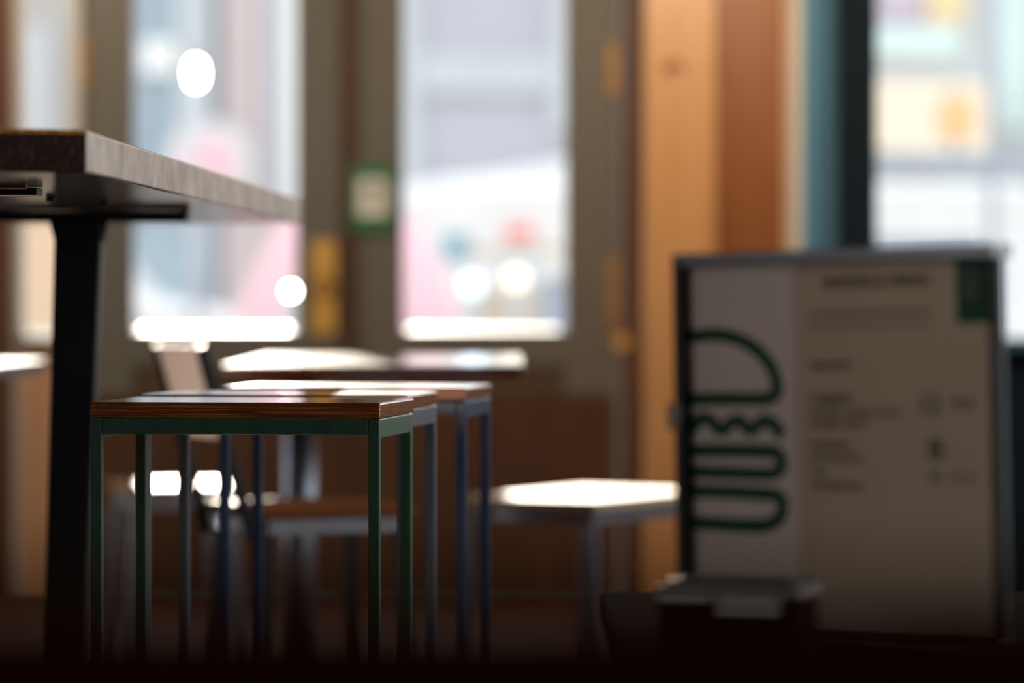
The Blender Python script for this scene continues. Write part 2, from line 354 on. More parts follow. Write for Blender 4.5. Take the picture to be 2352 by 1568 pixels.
# jamb and boarded column right of the doors
struct(MB().box((DR1 + .002, YW - .02, 0), (PX(1480, YW), YW + .15, ZT)).build('trim_1', M['jamb']), 'dark brown door jamb beside the amber boards', 'trim')
YC = 10.6
cxa, cxb, cxc, cxd = PX(1486, YC), PX(1648, YC), PX(1800, YC), PX(1842, YC)
col = struct(empty('trim_2', ((cxa + cxd) / 2, YC, 0)), 'amber boarded column between the doors and the teal window', 'column')
L = Vector(col.location)
MB().prism([(cxa - L.x, .0), (cxb - .004 - L.x, -.012), (cxb - .004 - L.x, .5), (cxa - L.x, .5)], 2, 0, ZC).build('amber_board', M['board_bright'], col)
MB().prism([(cxb - L.x, .03), (cxc - .003 - L.x, .012), (cxc - .003 - L.x, .5), (cxb - L.x, .5)], 2, 0, ZC).build('russet_board', M['board_dark'], col)
MB().box((cxc - L.x, -.03, 0), (PX(1816, YC) - L.x, .5, ZC)).build('oak_trim', M['board_trim'], col, .004)
MB().box((PX(1817, YC) - L.x, -.035, 0), (cxd - L.x, .5, ZC)).build('pale_edge', M['pale_paint'], col, .004)
# a knot in the amber board
kp = P(1548, 158, YC - .006) - L
MB().lathe([(0, 0), (.02, .001), (.028, .003)], c=(0, 0, 0)).build('wood_knot', M['board_dark'], col)
k = [x for x in bpy.data.objects if x.name == 'wood_knot'][0]
k.location = (kp.x, -.006, kp.z); k.rotation_euler = (R(90), 0, 0); k.scale = (1.1, .75, 1)

# teal window at the right
tx0, tx1, tx2 = PX(1843, YC), PX(1925, YC), PX(2018, YC)
win = struct(empty('window_2', (tx2, YC, 0)), 'large shop window with teal frame on the right', 'window')
L = Vector(win.location)
wz2 = PZ(800, YC)
MB().prism([(tx0 - L.x, -.03), (tx0 + .03 - L.x, -.045), (tx0 + .04 - L.x, -.03), (tx0 + .058 - L.x, -.03), (tx0 + .066 - L.x, -.04), (tx1 - L.x, -.005), (tx1 - L.x, .5), (tx0 - L.x, .5)], 2, 0, ZC).build('casing', M['teal'], win)
MB().box((tx1 - L.x, .02, 0), (tx2 - .012 - L.x, .16, ZC)).build('mullion', M['teal_shaded'], win)
MB().box((tx2 - .012 - L.x, .04, wz2), (tx2 - L.x, .14, ZC)).build('inner_bead', M['teal'], win)
MB().box((tx2 - L.x, .0, 0), (XR - L.x, .2, wz2)).build('lower_panel', M['teal_shaded'], win)
MB().box((tx2 - L.x, -.06, wz2), (XR - L.x, .2, wz2 + .03)).build('sill', M['teal'], win, .004)
MB().box((tx2 - L.x, .09, wz2 + .03), (XR - L.x, .096, ZC)).build('pane', M['glass'], win)
for i, (a, b, z0, z1) in enumerate(RH):
    o = struct(MB().box((XR + .06, a, z0), (XR + .12, a + .06, z1)).box((XR + .06, b - .06, z0), (XR + .12, b, z1)).box((XR + .06, (a + b) / 2 - .03, z0), (XR + .12, (a + b) / 2 + .03, z1)).build('window_%d' % (3 + i), M['teal']),
               ['side window nearest the bar table', 'side window nearest the street'][i] + ' in the right wall', 'window')
    box('pane', (XR + .085, a + .06, z0), (XR + .091, b - .06, z1), M['glass'], o)
for i, (a, b, z0, z1) in enumerate(LH):
  o = struct(MB().box((XL - .12, a, z0), (XL - .06, a + .06, z1)).box((XL - .12, b - .06, z0), (XL - .06, b, z1)).build('window_%d' % (5 + i), M['cream']), ['unseen window added in the left wall to light the menu', 'unseen window added in the left wall by the street front'][i], 'window')
  box('pane', (XL - .094, a + .06, z0), (XL - .088, b - .06, z1), M['glass'], o)

# unseen warm fill lamps, added out of frame to brighten column and side panel
def add_fill_lamp(x, y, z, e, label):
    r = tag(empty('fill_lamp', (x, y, z)), label, 'lamp', 'added warm fill lamps')
    MB().tube((0, 0, .16), (0, 0, ZC - z), .003, n=8).build('fill_lamp_cord', M['black_metal'], r)
    MB().lathe([(.02, .17), (.03, .15), (.11, .02), (.115, 0), (.108, .0), (.028, .14)]).build('fill_lamp_shade', M['black_metal'], r)
    MB().lathe([(0, -.0), (.02, .008), (.03, .03), (.024, .06), (.012, .09), (.0, .092)]).build('bulb', M['bulb'], r)
    ld = bpy.data.lights.new('fill_light', 'POINT'); lo = bpy.data.objects.new('fill_light', ld); C.objects.link(lo)
    lo.parent = r; lo.location = (0, 0, -.03); ld.energy = e; ld.color = (1.0, 0.78, 0.55); ld.shadow_soft_size = .05
add_fill_lamp(0.35, 9.5, 1.95, 42, 'unseen fill lamp added before the amber column')
add_fill_lamp(-1.5, 10.2, 2.1, 22, 'unseen fill lamp added by the narrow side window')

# ================================================================== STOOLS
SW, SDEP, SH, STH = 0.36, 0.247, 0.7468, 0.0195
def make_stool(name, wood, metal, label):
    root = empty(name)
    tag(root, label, 'stool', 'square framed bar stools standing in a row')
    W, D = SW, SDEP; z1 = SH - STH; q = .0137
    # origin = front right corner of the seat, on the floor
    MB().box((-W, 0, z1 + .0006), (0, D, SH)).build('seat', wood, root, 0.0022, 3)
    f = MB()
    f.box((-W + .001 + q, .0012, z1 - .0195), (-.001 - q, .0012 + q, z1)); f.box((-W + .001 + q, D - .001 - q, z1 - .0195), (-.001 - q, D - .001, z1))
    f.box((-W + .0012, .001 + q, z1 - .0235), (-W + .0012 + q, D - .001 - q, z1)); f.box((-.0012 - q, .001 + q, z1 - .0235), (-.0012, D - .001 - q, z1))
    f.build('seat_frame', metal, root, 0.0012)
    for x in (-W + .001, -.001 - q):
        for y in (.001, D - .001 - q):
            MB().box((x, y, .004), (x + q, y + q, z1)).box((x - .001, y - .001, 0), (x + q + .001, y + q + .001, .006)).build('leg', metal, root, 0.0014)
    zf = .30
    for nm, a, b in (('footrest', (-W + .001 + q, .002, zf - .012), (-.001 - q, .012, zf)), ('footrest', (-W + .001 + q, D - .012, zf - .012), (-.001 - q, D - .002, zf)),
                     ('footrest', (-W + .002, q, zf - .012), (-W + .012, D - q, zf)), ('footrest', (-.012, q, zf - .012), (-.002, D - q, zf))):
        box(nm, a, b, metal, root, .001)
    return root
rz = -R(8.0)
st1 = make_stool('bar_stool', M['seat_wood'], M['green_metal'], 'green framed bar stool with dark red wooden seat, nearest and in focus')
st2 = make_stool('bar_stool', M['seat_wood'], M['grey_metal'], 'pale grey framed bar stool directly behind the green one')
box('glow_band', (-SW + .001, -.0012, SH - .010), (-.001, .0004, SH - .0012), M['seat_wood_pale'], st2)['label'] = 'amber band painted as reflected glow on the seat front'  # colour stands in for sun glow bounced onto this edge
st3 = make_stool('bar_stool', M['seat_wood'], M['blue_metal'], 'blue framed bar stool, farthest in the row')
for s, (px, py, Y), r_ in ((st1, (873, 925.5, 4.64), rz), (st2, (936, 909, 5.01), rz), (st3, (1071, 891, 5.46), rz)):
    p = P(px, py, Y); s.location = (p.x, p.y, 0); s.rotation_euler = (0, 0, r_)

# ================================================================== BAR TABLE
tn = Vector((-0.4494, 4.06)); tf = Vector((-0.372, 6.78)); zt, zb = 1.0504, 1.0056
sk = math.tan(R(20))
tl = Vector((tn.x - .72, tn.y - .72 * sk)); tfl = Vector((tf.x - .72, tf.y))
bt = tag(empty('bar_table', (-.8, 5.4, 0)), 'tall bar table with thick worn wooden top and black steel leg', 'table')
L = Vector(bt.location)
me = MB()
poly = [tn, tf, tfl, tl]
v = [(p.x - L.x, p.y - L.y, zb) for p in poly] + [(p.x - L.x, p.y - L.y, zt) for p in poly]
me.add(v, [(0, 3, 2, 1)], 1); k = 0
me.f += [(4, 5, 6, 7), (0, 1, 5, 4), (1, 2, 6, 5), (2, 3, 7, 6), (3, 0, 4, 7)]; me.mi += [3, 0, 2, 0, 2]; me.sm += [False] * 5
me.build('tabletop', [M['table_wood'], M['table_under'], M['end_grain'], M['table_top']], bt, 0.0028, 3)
# sunlight along the near top edge, painted as an orange strip
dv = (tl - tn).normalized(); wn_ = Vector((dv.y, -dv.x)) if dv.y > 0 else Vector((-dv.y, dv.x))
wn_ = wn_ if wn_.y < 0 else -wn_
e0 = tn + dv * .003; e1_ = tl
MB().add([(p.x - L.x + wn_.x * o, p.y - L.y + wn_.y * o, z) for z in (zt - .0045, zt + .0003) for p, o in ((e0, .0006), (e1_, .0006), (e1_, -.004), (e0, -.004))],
  [(0,3,2,1),(4,5,6,7),(0,1,5,4),(1,2,6,5),(2,3,7,6),(3,0,4,7)]).build('sunlit_edge', M['sunlit_orange'], bt, .0012)['label'] = 'orange strip painted as a sunlit top edge'
# steel rail under the top, leg, foot
yr = 5.80 - L.y
rail = MB().box((tfl.x - L.x + .05, yr - .03, zb - .016), (PX(432, 5.8) - L.x, yr + .03, zb - .001))
rail.build('rail', M['black_metal'], bt, .002)
MB().box((-1.19 - L.x, 4.55 - L.y, zb - .010), (PX(96, 4.6) - L.x, 4.61 - L.y, zb - .001)).build('bracket', M['black_metal'], bt, .001)
MB().box((-1.0 - L.x, 4.42 - L.y, zb - .006), (PX(62, 4.43) - L.x, 4.435 - L.y, zb - .001)).build('bracket', mat('red tape', (.35, .03, .02)), bt, .001)
x0, x1 = PX(130, 5.8) - L.x, PX(240, 5.8) - L.x
lg = MB(); zt_ = zb - .016
lg.add([(x0 - .025, yr - .03, .03), (x1 - .04, yr - .03, .03), (x1 - .04, yr + .03, .03), (x0 - .025, yr + .03, .03), (x0, yr - .03, zt_), (x1, yr - .03, zt_), (x1, yr + .03, zt_), (x0, yr + .03, zt_)],
       [(0,3,2,1),(4,5,6,7),(0,1,5,4),(1,2,6,5),(2,3,7,6),(3,0,4,7)])
lg.build('leg', M['black_metal'], bt, .004)
MB().box((x0 - .35, yr - .06, 0), (x1 + .08, yr + .06, .03)).build('foot', M['black_metal'], bt, .004)
MB().prism([(x0 - .008, zt_), (x1 + .008, zt_), (x1, zt_ - .03), (x0, zt_ - .03)], 1, yr - .028, yr + .028).build('gusset', M['black_metal'], bt)
# little bolt heads on the underside
for (px, Y) in ((240, 5.25), (118, 5.0), (424, 5.95)):
    MB().tube((PX(px, Y) - L.x, Y - L.y, zb - .006), (PX(px, Y) - L.x, Y - L.y, zb + .001), .007, n=10).build('bolt', M['black_metal'], bt)

# ================================================================== REAR TABLE AND LOW SEATS
TZ = 0.75
ty0, ty1, xa, xb = 7.2, 8.5, PX(502, 7.2), PX(1203, 7.2)
rt = tag(empty('cafe_table', ((xa + xb) / 2, (ty0 + ty1) / 2, 0)), 'wooden table with sunlit glossy top in front of the doors', 'table')
L = Vector(rt.location)
MB().box((xa - L.x, ty0 - L.y, TZ - .026), (xb - L.x, ty1 - L.y, TZ)).build('tabletop', M['cafe_top'], rt, .005)
for px in (688,):
    xx = PX(px, 7.85) - L.x
    MB().tube((xx, 0, .03), (xx, 0, TZ - .04), .034).build('pedestal', M['steel'], rt)
    MB().lathe([(0, .0), (.22, .0), (.22, .01), (.05, .03), (.034, .06)], c=(xx, 0, 0)).build('base', M['black_metal'], rt)
    MB().box((xx - .15, -.2, TZ - .04), (xx + .35, .2, TZ - .0265)).build('support_plate', M['black_metal'], rt)

def low_seat(name, w_, d_, h_, wood, metal, label, loc, rot, back=False, cat='stool', group='low wooden seats around the cafe table'):
    r = tag(empty(name, loc, rot), label, cat, group)
    MB().box((-w_/2, -d_/2, h_ - .022), (w_/2, d_/2, h_)).build('seat', wood, r, .006, 3)
    f = MB(); t = .022; z1 = h_ - .023
    f.box((-w_/2 + .02, -d_/2 + .015, z1 - .03), (w_/2 - .02, -d_/2 + .015 + t, z1)).box((-w_/2 + .02, d_/2 - .015 - t, z1 - .03), (w_/2 - .02, d_/2 - .015, z1))
    f.box((-w_/2 + .012, -d_/2 + .02, z1 - .03), (-w_/2 + .012 + t, d_/2 - .02, z1)).box((w_/2 - .012 - t, -d_/2 + .02, z1 - .03), (w_/2 - .012, d_/2 - .02, z1))
    f.build('seat_frame', metal, r, .002)
    for sx in (-1, 1):
        for sy in (-1, 1):
            MB().bar((sx * (w_/2 - .0), sy * (d_/2 - .0), 0.0), (sx * (w_/2 - .025), sy * (d_/2 - .028), z1 - .002), t, t).build('leg', M['black_metal'] if back else metal, r, .003)
    if back:
        # leaning backrest on two posts, at the -x side
        for sy in (-1, 1):
            MB().bar((-w_/2 - .004, sy * (d_/2 - .03), h_ - .06), (-w_/2 - .10, sy * (d_/2 - .03), h_ + .285), .02, .02).build('back_post', M['black_metal'], r, .003)
        p0, p1 = Vector((-w_/2 - .048, 0, h_ + .12)), Vector((-w_/2 - .098, 0, h_ + .285))
        MB().add([(p0.x - .006, -d_/2 + .03, p0.z), (p0.x + .006, -d_/2 + .03, p0.z), (p0.x + .006, d_/2 - .03, p0.z), (p0.x - .006, d_/2 - .03, p0.z),
                  (p1.x - .006, -d_/2 + .03, p1.z), (p1.x + .006, -d_/2 + .03, p1.z), (p1.x + .006, d_/2 - .03, p1.z), (p1.x - .006, d_/2 - .03, p1.z)],
                 [(0,3,2,1),(4,5,6,7),(0,1,5,4),(1,2,6,5),(2,3,7,6),(3,0,4,7)]).build('backrest', M['back_panel'], r, .003)
    return r
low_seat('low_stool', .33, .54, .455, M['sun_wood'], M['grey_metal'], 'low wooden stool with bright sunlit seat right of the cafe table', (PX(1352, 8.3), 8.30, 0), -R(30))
low_seat('low_stool', .26, .34, .455, M['seat_wood_pale'], M['steel'], 'low stool with sunlit seat left of the steel chair', (PX(395, 8.7), 8.75, 0), R(14))
low_seat('metal_chair', .30, .30, .505, M['chair_wood'], M['steel'], 'steel chair with leaning back beside the cafe table', (PX(712, 7.0), 6.98, 0), R(24), True, 'chair', None)
r = tag(empty('cafe_table', (PX(4, 7.2) - .35, 7.45, 0)), 'second cafe table, only its corner showing at the left edge of the photo', 'table')
MB().box((-.35, -.45, TZ - .026), (.35, .45, TZ)).build('tabletop', M['dull_top'], r, .005)
MB().tube((0, 0, .03), (0, 0, TZ - .027), .034).build('pedestal', M['steel'], r)
MB().lathe([(0, .0), (.22, .0), (.22, .01), (.05, .03), (.034, .06)]).build('base', M['black_metal'], r)

# ================================================================== MENU
Yl, Yr = 3.50, 3.285
A = Vector((PX(1574, Yl), Yl)); B = Vector((PX(2316, Yr), Yr))
mw = (B - A).length; mr = math.atan2(B.y - A.y, B.x - A.x)
mz0, mz1 = 0.5735, 0.9085
ROLL = R(1.2)
mn = tag(empty('menu_board', (A.x, A.y, mz0), mr), 'framed paper menu with a green burger drawing standing on the low dark table', 'menu')
mn.rotation_euler = (0, -ROLL, mr)
e1 = (B - A).normalized(); nrm = Vector((-e1.y, e1.x))
def ml(px, py):
    """photo pixel -> local (x, z) on the menu's face"""
    d = Vector(((px - 1176) / FPX, 1.0))
    t = A.dot(nrm) / d.dot(nrm)
    q = d * t
    X, Z = (q - A).dot(e1), CAMZ - (py - HORIZON) * t / FPX - mz0
    return (X * math.cos(ROLL) + Z * math.sin(ROLL), -X * math.sin(ROLL) + Z * math.cos(ROLL))
MH = mz1 - mz0
box('page', (.008, .0, .006), (mw - .008, .004, MH - .006), M['paper'], mn)
xs = ml(1832, 900)[0]
box('cover_page', (.008, -.0012, .006), (xs, -.0002, MH - .006), M['paper_pink'], mn)['label'] = 'pinkish page carrying the burger drawing'
fr = MB().box((0, -.012, 0), (.012, .012, MH)).box((mw - .012, -.004, 0), (mw, .005, MH)).box((0, -.012, 0), (mw, .012, .007))
fr.build('frame', M['black_metal'], mn, .0015)
box('top_edge', (0, -.012, MH - .008), (mw, .018, MH + .004), M['holder'], mn, .0015)['label'] = 'smoky grey top edge'
cp = ml(1562, 955)
box('clip', (-.004, -.018, cp[1] - .012), (.010, -.012, cp[1] + .012), M['chrome'], mn, .002)

def ribbon(name, pts, wd, mt, parent, y=-.002):
    P2 = [Vector(p) for p in pts]; vs = []; n = len(P2)
    for i, p in enumerate(P2):
        d = (P2[min(i + 1, n - 1)] - P2[max(i - 1, 0)]).normalized(); q = Vector((-d.y, d.x)) * wd / 2
        vs += [(p.x + q.x, p.y + q.y), (p.x - q.x, p.y - q.y)]
    v = [(a, y, b) for a, b in vs] + [(a, y + .0007, b) for a, b in vs]; k = len(vs); f = []
    for i in range(n - 1):
        a, b, c, d = 2*i, 2*i+1, 2*i+3, 2*i+2
        f += [(a, b, c, d), (a+k, d+k, c+k, b+k), (a, d, d+k, a+k), (b, b+k, c+k, c)]
    f += [(0, k, k+1, 1), (2*n-2, 2*n-1, 2*n-1+k, 2*n-2+k)]
    return MB().add(v, f).build(name, mt, parent)
def arc(cx_, cy_, rx, ry, a0, a1, n=20): return [(cx_ + rx * math.cos(R(a0 + (a1 - a0) * i / n)), cy_ - ry * math.sin(R(a0 + (a1 - a0) * i / n))) for i in range(n + 1)]
ST = .0125
lx = 1588
bun = [(lx, 772)] + arc(1640, 902, 148, 134, 100, 12, 22) + arc(1758, 890, 30, 26, -8, -88, 8) + [(lx, 916)]
lettuce = [(lx, 992), (1600, 968), (1622, 958), (1640, 968), (1652, 986), (1664, 988), (1682, 968), (1700, 964), (1714, 978), (1724, 990), (1740, 978), (1756, 964), (1776, 970), (1790, 988), (1800, 1000)]
patty = [(lx, 1034), (1700, 1034), (1760, 1036)] + arc(1772, 1062, 26, 26, 80, -80, 14) + [(1750, 1088), (lx, 1082)]
heel = [(lx, 1126), (1700, 1130), (1762, 1134)] + arc(1768, 1156, 32, 22, 70, 0, 6) + arc(1750, 1166, 50, 40, 0, -80, 10) + [(1720, 1206), (lx, 1198)]
lgo = empty('burger_drawing'); lgo.parent = mn
for nm, pts in (('bun_line', bun), ('lettuce_line', lettuce), ('patty_line', patty), ('heel_line', heel)):
    ribbon(nm, [ml(*p) for p in pts], ST, M['ink_green'], lgo)
def words_on(name, s, px0, px1, py0, py1, mt, parent=mn, rot=0.0):
    cu = bpy.data.curves.new(name, 'FONT'); cu.body = s; cu.extrude = .0003; cu.size = 1.0
    o = bpy.data.objects.new(name, cu); C.objects.link(o); bpy.context.view_layer.update()
    me = bpy.data.meshes.new_from_object(o.evaluated_get(bpy.context.evaluated_depsgraph_get())); bpy.data.objects.remove(o)
    xs_ = [v.co.x for v in me.vertices]; ys_ = [v.co.y for v in me.vertices]
    a = ml(px0, py1); b = ml(px1, py0)
    for v in me.vertices:
        u = (v.co.x - min(xs_)) / (max(xs_) - min(xs_)); t = (v.co.y - min(ys_)) / (max(ys_) - min(ys_))
        if rot: u, t = t, 1 - u
        v.co = (a[0] + u * (b[0] - a[0]), -.0012 + v.co.z, a[1] + t * (b[1] - a[1]))
    return link(name, me, mt, parent)
words_on('heading', 'BURGERS & DRINKS', 1896, 2136, 629, 660, M['ink_black'])
words_on('text_line', 'served all day with salad and fries', 1862, 2140, 708, 728, M['ink_grey'])
words_on('text_line', 'please order and pay at the counter', 1862, 2140, 738, 753, M['ink_grey'])
words_on('text_line', 'classic beef', 1862, 1950, 826, 846, M['ink_grey'])
words_on('text_line', 'CHEESE', 1862, 1955, 905, 928, M['ink_green'])
words_on('text_line', 'cheddar, pickles, onion', 1862, 2070, 938, 958, M['ink_grey'])
words_on('text_line', 'tomato, sauce', 1862, 1990, 965, 982, M['ink_grey'])
words_on('text_line', 'with bacon', 1862, 1950, 1010, 1028, M['ink_grey'])
words_on('text_line', 'and house sauce', 1862, 1980, 1040, 1056, M['ink_grey'])
words_on('text_line', 'VEG', 1864, 1898, 1075, 1092, M['ink_green'])
words_on('text_line', 'with fried onion', 1862, 1980, 1106, 1122, M['ink_grey'])
words_on('price', '12', 2118, 2160, 905, 950, M['ink_green']); words_on('price', '9.5', 2190, 2236, 912, 940, M['ink_grey'])
words_on('price', '8', 2134, 2166, 1006, 1056, M['ink_green'])
words_on('price', '6', 2138, 2162, 1080, 1106, M['ink_green']); words_on('price', '4.5', 2190, 2236, 1088, 1106, M['ink_grey'])
a, b = ml(2200, 742), ml(2268, 600)
box('tab', (a[0], -.0022, a[1]), (b[0], -.001, MH - .007), M['ink_green'], mn)['label'] = 'dark green tab at the top right corner'
a, b = ml(2218, 735), ml(2250, 620)
box('tab_emblem', (a[0], -.003, a[1] + .016), (b[0], -.002, b[1]), mat('dull tab print', (.05, .075, .06)), mn)

# low dark table under the menu
lt = tag(empty('low_table', (.42, 3.52, 0)), 'very dark low table that carries the menu and napkin holder', 'table')
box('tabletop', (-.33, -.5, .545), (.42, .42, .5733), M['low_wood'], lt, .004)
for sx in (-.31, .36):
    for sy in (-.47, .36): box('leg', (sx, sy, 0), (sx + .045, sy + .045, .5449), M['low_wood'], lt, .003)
# napkin holder
nx, ny = PX(1512, 3.16), 3.16
nh = tag(empty('napkin_holder', (nx, ny, .5735), R(-16)), 'dark napkin holder with bright chrome rim in front of the menu', 'napkin holder')
nw = .119; nd = .075; nhh = .070
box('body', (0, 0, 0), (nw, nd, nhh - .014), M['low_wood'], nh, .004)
box('rim', (-.002, -.002, nhh - .0138), (nw + .002, nd + .002, nhh - .004), M['rim_grey'], nh, .002)  # grey lightened to stand in for highlights on the rim
box('lid', (.004, .004, nhh - .0038), (nw - .004, nd - .004, nhh), M['steel'], nh, .002)
MB().box((.050, -.006, nhh - .027), (.102, -.0025, nhh - .0115)).build('glint_plate', M['pale_paint'], nh, .001)  # pale plate painted as a bright highlight
box('glint_lip', (.002, -.005, nhh - .0165), (.044, -.0021, nhh - .012), M['pale_paint'], nh)  # pale strip painted as a thin highlight line

# ================================================================== NEAR TABLE
nt = tag(empty('near_table', (0, .3, 0)), 'dark wooden table edge, very close and blurred along the bottom', 'table')
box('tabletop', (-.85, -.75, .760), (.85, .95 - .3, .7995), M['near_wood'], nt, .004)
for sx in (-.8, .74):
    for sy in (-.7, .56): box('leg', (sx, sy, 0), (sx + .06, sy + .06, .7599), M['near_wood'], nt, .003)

# ================================================================== OUTSIDE
struct(box('pavement', (-14, YW + .22, -.14), (14, 17.0, -.02), M['x_paving']), 'pale pavement outside the doors', 'pavement')
struct(box('road', (-14, 17.0, -.2), (14, 29.0, -.12), M['x_asphalt']), 'grey road outside', 'road')
struct(box('pavement_far', (-14, 29.0, -.2), (14, 36.0, -.03), M['x_paving']), 'far pavement across the road', 'pavement')

def building(px0, px1, Y, h, wall, label, bands=(), dep=4):
    """facade with pilasters, cornice and window bays; bands = list of (px0, px1, py0, py1, material, part name)"""
    r = tag(empty('building', (PX((px0 + px1) / 2, Y), Y, 0)), label, 'building'); L = Vector(r.location)
    x0, x1 = PX(px0, Y) - L.x, PX(px1, Y) - L.x
    box('facade', (x0 + .02, 0, -.1), (x1 - .02, dep, h), wall, r)
    box('cornice', (x0 + .02, -.12, h - .25), (x1 - .02, -.001, h), M['x_white'], r)
    for (a, b, c, d, mt, nm) in bands:
        box(nm, (PX(a, Y) - L.x, -.08, PZ(d, Y)), (PX(b, Y) - L.x, -.001, PZ(c, Y)), mt, r)
    return r
building(-900, 250, 33.2, 4.5, M['x_cream'], 'cream building seen through the narrow side window', [(60, 120, 60, 330, M['x_grey'], 'window'), (10, 190, 450, 900, M['x_peach'], 'shutter')])
building(252, 500, 33.2, 4.5, M['x_blue'], 'pale blue shopfront behind the left door pane', [(300, 330, -200, 500, M['x_slate'], 'pilaster'), (410, 480, -200, 520, M['x_grey'], 'pilaster'), (330, 420, 95, 170, M['x_white'], 'sign_panel')])
building(502, 760, 33.2, 4.5, M['x_pinkish'], 'pinkish grey building behind the left door pane', [(606, 650, -200, 480, M['x_lav'], 'pilaster'), (655, 700, -200, 480, M['x_white'], 'pilaster')])
building(762, 1700, 33.2, 4.5, M['x_lav'], 'lavender grey building behind the right door pane', [(762, 965, -300, 700, M['x_grey'], 'pilaster'), (968, 1260, 125, 215, M['x_grey'], 'sign_panel'), (1262, 1330, -300, 300, M['x_grey'], 'pilaster')])
building(1702, 3300, 33.2, 4.5, M['x_grey'], 'pale grey building behind the teal window', [(2020, 2120, -200, 50, M['x_mauve'], 'window'), (2000, 2200, 62, 128, M['x_mint'], 'sign_panel'), (2128, 2215, -200, 56, M['x_yellow'], 'banner'), (2300, 2352, -200, 300, M['x_mint'], 'window')])

def awning(px0, px1, pyl, pyr, drop, Y, mt, label):
    """sloping awning on a bar with two arms, its lower edge seen from pyl to pyr"""
    r = tag(empty('awning', (PX((px0+px1)/2, Y), Y, PZ(pyl, Y))), label, 'awning'); L = Vector(r.location)
    x0, x1 = PX(px0, Y) - L.x, PX(px1, Y) - L.x; za, zb_ = PZ(pyl, Y) - L.z, PZ(pyr, Y) - L.z; t = .03; d = drop * Y / FPX
    MB().add([(x0, 0, za), (x1, 0, zb_), (x1, 1.2, zb_ + .12), (x0, 1.2, za + .12), (x0, 0, za - d), (x1, 0, zb_ - d), (x1, t, zb_ - d), (x0, t, za - d), (x0, 1.2, za + .07), (x1, 1.2, zb_ + .07)],
             [(0,1,2,3),(0,4,5,1),(4,7,6,5),(7,8,9,6),(3,2,9,8),(0,3,8,7,4),(1,5,6,9,2)]).build('fabric', mt, r)
    for x in (x0 + .05, x1 - .05): MB().tube((x, .1, min(za, zb_) - .02 - d * .5), (x, 1.2, min(za, zb_) - .7), .015, n=8).build('arm', M['x_white'], r)
    return r
awning(900, 1420, 450, 372, 70, 31.9, M['x_white'], 'white slanting awning behind the right door pane')
awning(2000, 2290, 195, 205, 150, 31.9, M['x_peachpale'], 'peach awning behind the teal window')

r = tag(empty('glare_strip', (PX(1060, 29), 29, 0)), 'glowing strip added for the white glare behind the right door pane', 'lamp')  # glowing tube put in for sun glare on a vehicle roof
L = Vector(r.location)
MB().tube((PX(1012, 29) - L.x, 0, PZ(470, 29)), (PX(1108, 29) - L.x, 0, PZ(472, 29)), .03, n=12).build('tube', M['glare_glow'], r)
MB().box((PX(1005, 29) - L.x, -.04, PZ(457, 29)), (PX(1115, 29) - L.x, .06, PZ(452, 29))).build('housing', M['x_white'], r)
MB().tube((0, .05, -.2), (0, .05, PZ(455, 29)), .02, n=8).build('mast', M['x_white'], r)
# round topped sign across the road
def board_sign(name, px, py, wpx, hpx, Y, m1, m2, label):
    r = tag(empty(name, (PX(px, Y), Y, 0)), label, 'sign'); s = Y / FPX; z = PZ(py, Y); a = wpx * s / 2; b = hpx * s / 2
    pts = [(-a, z - b), (a, z - b), (a, z)] + [(a * math.cos(R(t)), z + b * math.sin(R(t))) for t in range(15, 180, 15)] + [(-a, z)]
    MB().prism(pts, 1, -.05, .05).build('sign_board', m1, r)
    MB().prism([(p * .62, z + (q - z) * .62 - b * .1) for p, q in pts], 1, -.065, -.051).build('sign_face', m2, r)
    MB().tube((0, 0, -.05), (0, 0, z - b), .03, n=10).build('post', M['x_slate'], r)
board_sign('street_sign', 480, 355, 190, 150, 25, M['x_offwhite'], M['x_pink'], 'white and pink round topped sign above the bar table')
board_sign('street_sign', 2195, 262, 90, 110, 27, M['x_peach'], M['lamp_orange'], 'glowing orange round sign behind the teal window')

# street lamp
def street_lamp(px, py, Y, hh, rr, mt, label):
    x, z = PX(px, Y), PZ(py, Y)
    r = tag(empty('street_lamp', (x, Y, 0)), label, 'lamp')
    MB().tube((0, 0, -.1), (0, 0, z - hh), .035, .022, 12).build('pole', M['x_grey'], r)
    MB().lathe([(0, -hh), (rr * .7, -hh * .8), (rr, 0), (rr * .7, hh * .8), (0, hh)], c=(0, 0, z)).build('lamp_globe', mt, r)
    MB().lathe([(.0, hh + .05), (rr * 1.4, hh), (0, hh + .002)], c=(0, 0, z)).build('cap', M['x_slate'], r)
street_lamp(450, 168, 21.5, .055, .022, M['lamp_white'], 'street lamp with a bright lit globe behind the left pane')
# slim dark post at the right
r = tag(empty('lamp_post', (PX(2279, 20), 20, 0)), 'slim dark lamp post behind the teal window', 'post')
MB().tube((0, 0, -.1), (0, 0, 4.5), .022, n=12).build('pole', M['x_slate'], r); MB().tube((0, 0, -.1), (0, 0, .3), .05, n=12).build('base', M['x_black'], r)

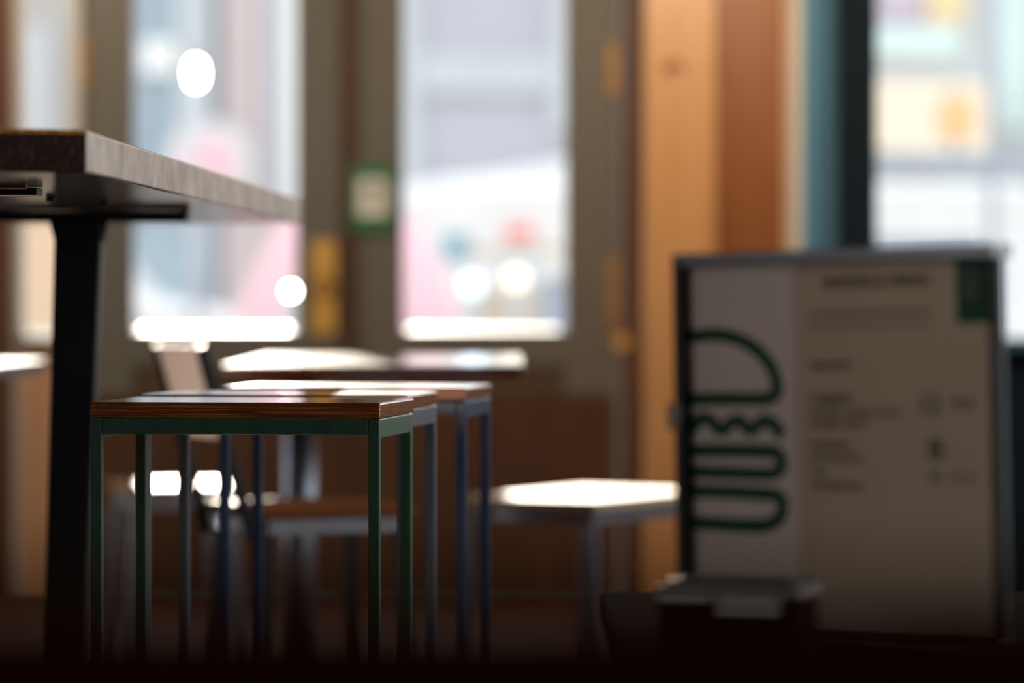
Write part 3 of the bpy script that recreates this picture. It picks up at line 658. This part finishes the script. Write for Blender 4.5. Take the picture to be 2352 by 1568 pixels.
# pink tent
Y = 20.5; r = tag(empty('market_tent', (PX(800, Y), Y, 0)), 'pink bell shaped tent seen behind both door panes', 'tent')
s = Y / FPX
prof = [(.0, PZ(380, Y)), (60 * s, PZ(430, Y)), (150 * s, PZ(510, Y)), (195 * s, PZ(590, Y)), (240 * s, PZ(700, Y)), (265 * s, PZ(760, Y)), (300 * s, 0.0)]
n = 32; vv = []
for rr, z in prof:
    for i in range(n):
        k_ = 1 + .04 * (i % 2); a_ = 2 * PI * i / n; vv.append((rr * k_ * math.cos(a_), rr * k_ * math.sin(a_), z))
MB().add(vv, [(j*n+i, j*n+(i+1) % n, (j+1)*n+(i+1) % n, (j+1)*n+i) for j in range(len(prof)-1) for i in range(n)], 0, True).build('canvas', M['x_pink'], r)
MB().tube((0, 0, PZ(380, Y) - .02), (0, 0, PZ(360, Y)), .02, .01, 10).build('finial', M['x_white'], r)

# vehicles, side on
def vehicle(name, px0, px1, Y, roof, mt, label, cat, prof):
    """extruded side profile with wheels, windows and lamps; prof in (0..1 along, z)"""
    x0, x1 = PX(px0, Y), PX(px1, Y); ln = x1 - x0
    r = tag(empty(name, ((x0 + x1) / 2, Y, -.12)), label, cat)
    q = [((u - .5) * ln, z) for u, z in prof]
    MB().prism(q, 1, 0, 1.7, smooth=False).build('body', mt, r, .07, 4)
    for u in (.19, .81):
        for yy in (-.01, 1.5):
            wv = MB().tube(((u - .5) * ln, yy, .32), ((u - .5) * ln, yy + .2, .32), .32, n=28).build('wheel', M['x_black'], r, .02)
            MB().tube(((u - .5) * ln, yy - .012, .32), ((u - .5) * ln, yy, .32), .19, n=20).build('hub', M['steel'], wv)
    return r, ln
vn, ln = vehicle('van', 905, 2560, 23.0, 1.6, M['van_paint'], 'long white van parked across the road behind the doors and teal window', 'van',
                 [(0, .35), (1, .35), (1, .95), (.97, 1.10), (.90, 1.64), (.86, 1.70), (.05, 1.72), (0.0, 1.60)])
Lv = Vector(vn.location); yv = 23.0 - Lv.y
for nm, a, b, c, d, mt in (('window', 1020, 1075, 540, 596, 'x_teal'), ('window', 1150, 1232, 590, 640, 'x_mint'), ('window', 2010, 2250, 545, 640, 'x_slate'), ('stripe', 1078, 1330, 566, 586, 'x_beige'), ('lower_panel', 1078, 1900, 660, 760, 'x_beige'),
                           ('sticker', 1160, 1226, 518, 552, 'x_red'), ('roof_rail', 1990, 2560, 352, 386, 'x_slate')):
    MB().box((PX(a, 23) - Lv.x, yv - .008, PZ(d, 23) - Lv.z), (PX(b, 23) - Lv.x, yv + .02, PZ(c, 23) - Lv.z)).build(nm, M[mt], vn)
cr_, ln = vehicle('car', -700, 560, 22.0, 1.5, M['van_paint'], 'white car parked across the road behind the left door pane', 'car',
                  [(0, .3), (1, .3), (1, .78), (.98, .92), (.80, 1.02), (.70, 1.42), (.62, 1.48), (.2, 1.48), (.08, 1.05), (0, .95)])
MB().prism([((.40 - .5) * ln, 1.03), ((.755 - .5) * ln, 1.03), ((.68 - .5) * ln, 1.38), ((.40 - .5) * ln, 1.38)], 1, -.006, .02).build('window', M['x_slate'], cr_)

def glint_globe(px, py, Y, rr, mt, label):  # glowing globe on an added post, standing in for a bright point highlight
    x, z = PX(px, Y), PZ(py, Y)
    r = tag(empty('glint_globe', (x, Y, 0)), label, 'lamp', None)
    MB().tube((0, 0, -.1), (0, 0, z - rr * 1.0), .035, .03, 14).build('post', M['x_grey'], r)
    MB().lathe([(0, -rr), (rr * .7, -rr * .7), (rr, 0), (rr * .7, rr * .7), (0, rr)], c=(0, 0, z)).build('lamp_globe', mt, r)
glint_globe(668, 668, 15.5, .012, M['lamp_white'], 'tiny glowing globe added for a glint low at the right side of the left pane')
glint_globe(1085, 655, 20.0, .05, M['glint_blue'], 'bluish glowing globe added for a highlight low in the middle of the right pane')
glint_globe(1185, 640, 20.5, .05, M['glint_cream'], 'cream glowing globe added for a highlight low in the right pane beside the bluish one')
r = tag(empty('kiosk', (PX(60, 19), 19, 0)), 'peach coloured street cabinet seen low through the narrow side window', 'cabinet')
box('cabinet', (-.45, 0, -.02), (.30, .5, PZ(490, 19)), M['x_peach'], r, .01); box('roof', (-.48, -.03, PZ(490, 19)), (.33, .53, PZ(480, 19)), M['x_white'], r, .005)
# planter boxes / kiosk bits low down
r = tag(empty('planter', (PX(1275, 19), 19, 0)), 'slate grey planter box low at the right of the right pane', 'planter')
box('box', (-.08, 0, -.1), (.4, .4, PZ(650, 19)), M['x_slate'], r, .01)
box('soil', (-.06, .02, PZ(650, 19)), (.38, .38, PZ(650, 19) + .02), M['x_black'], r)
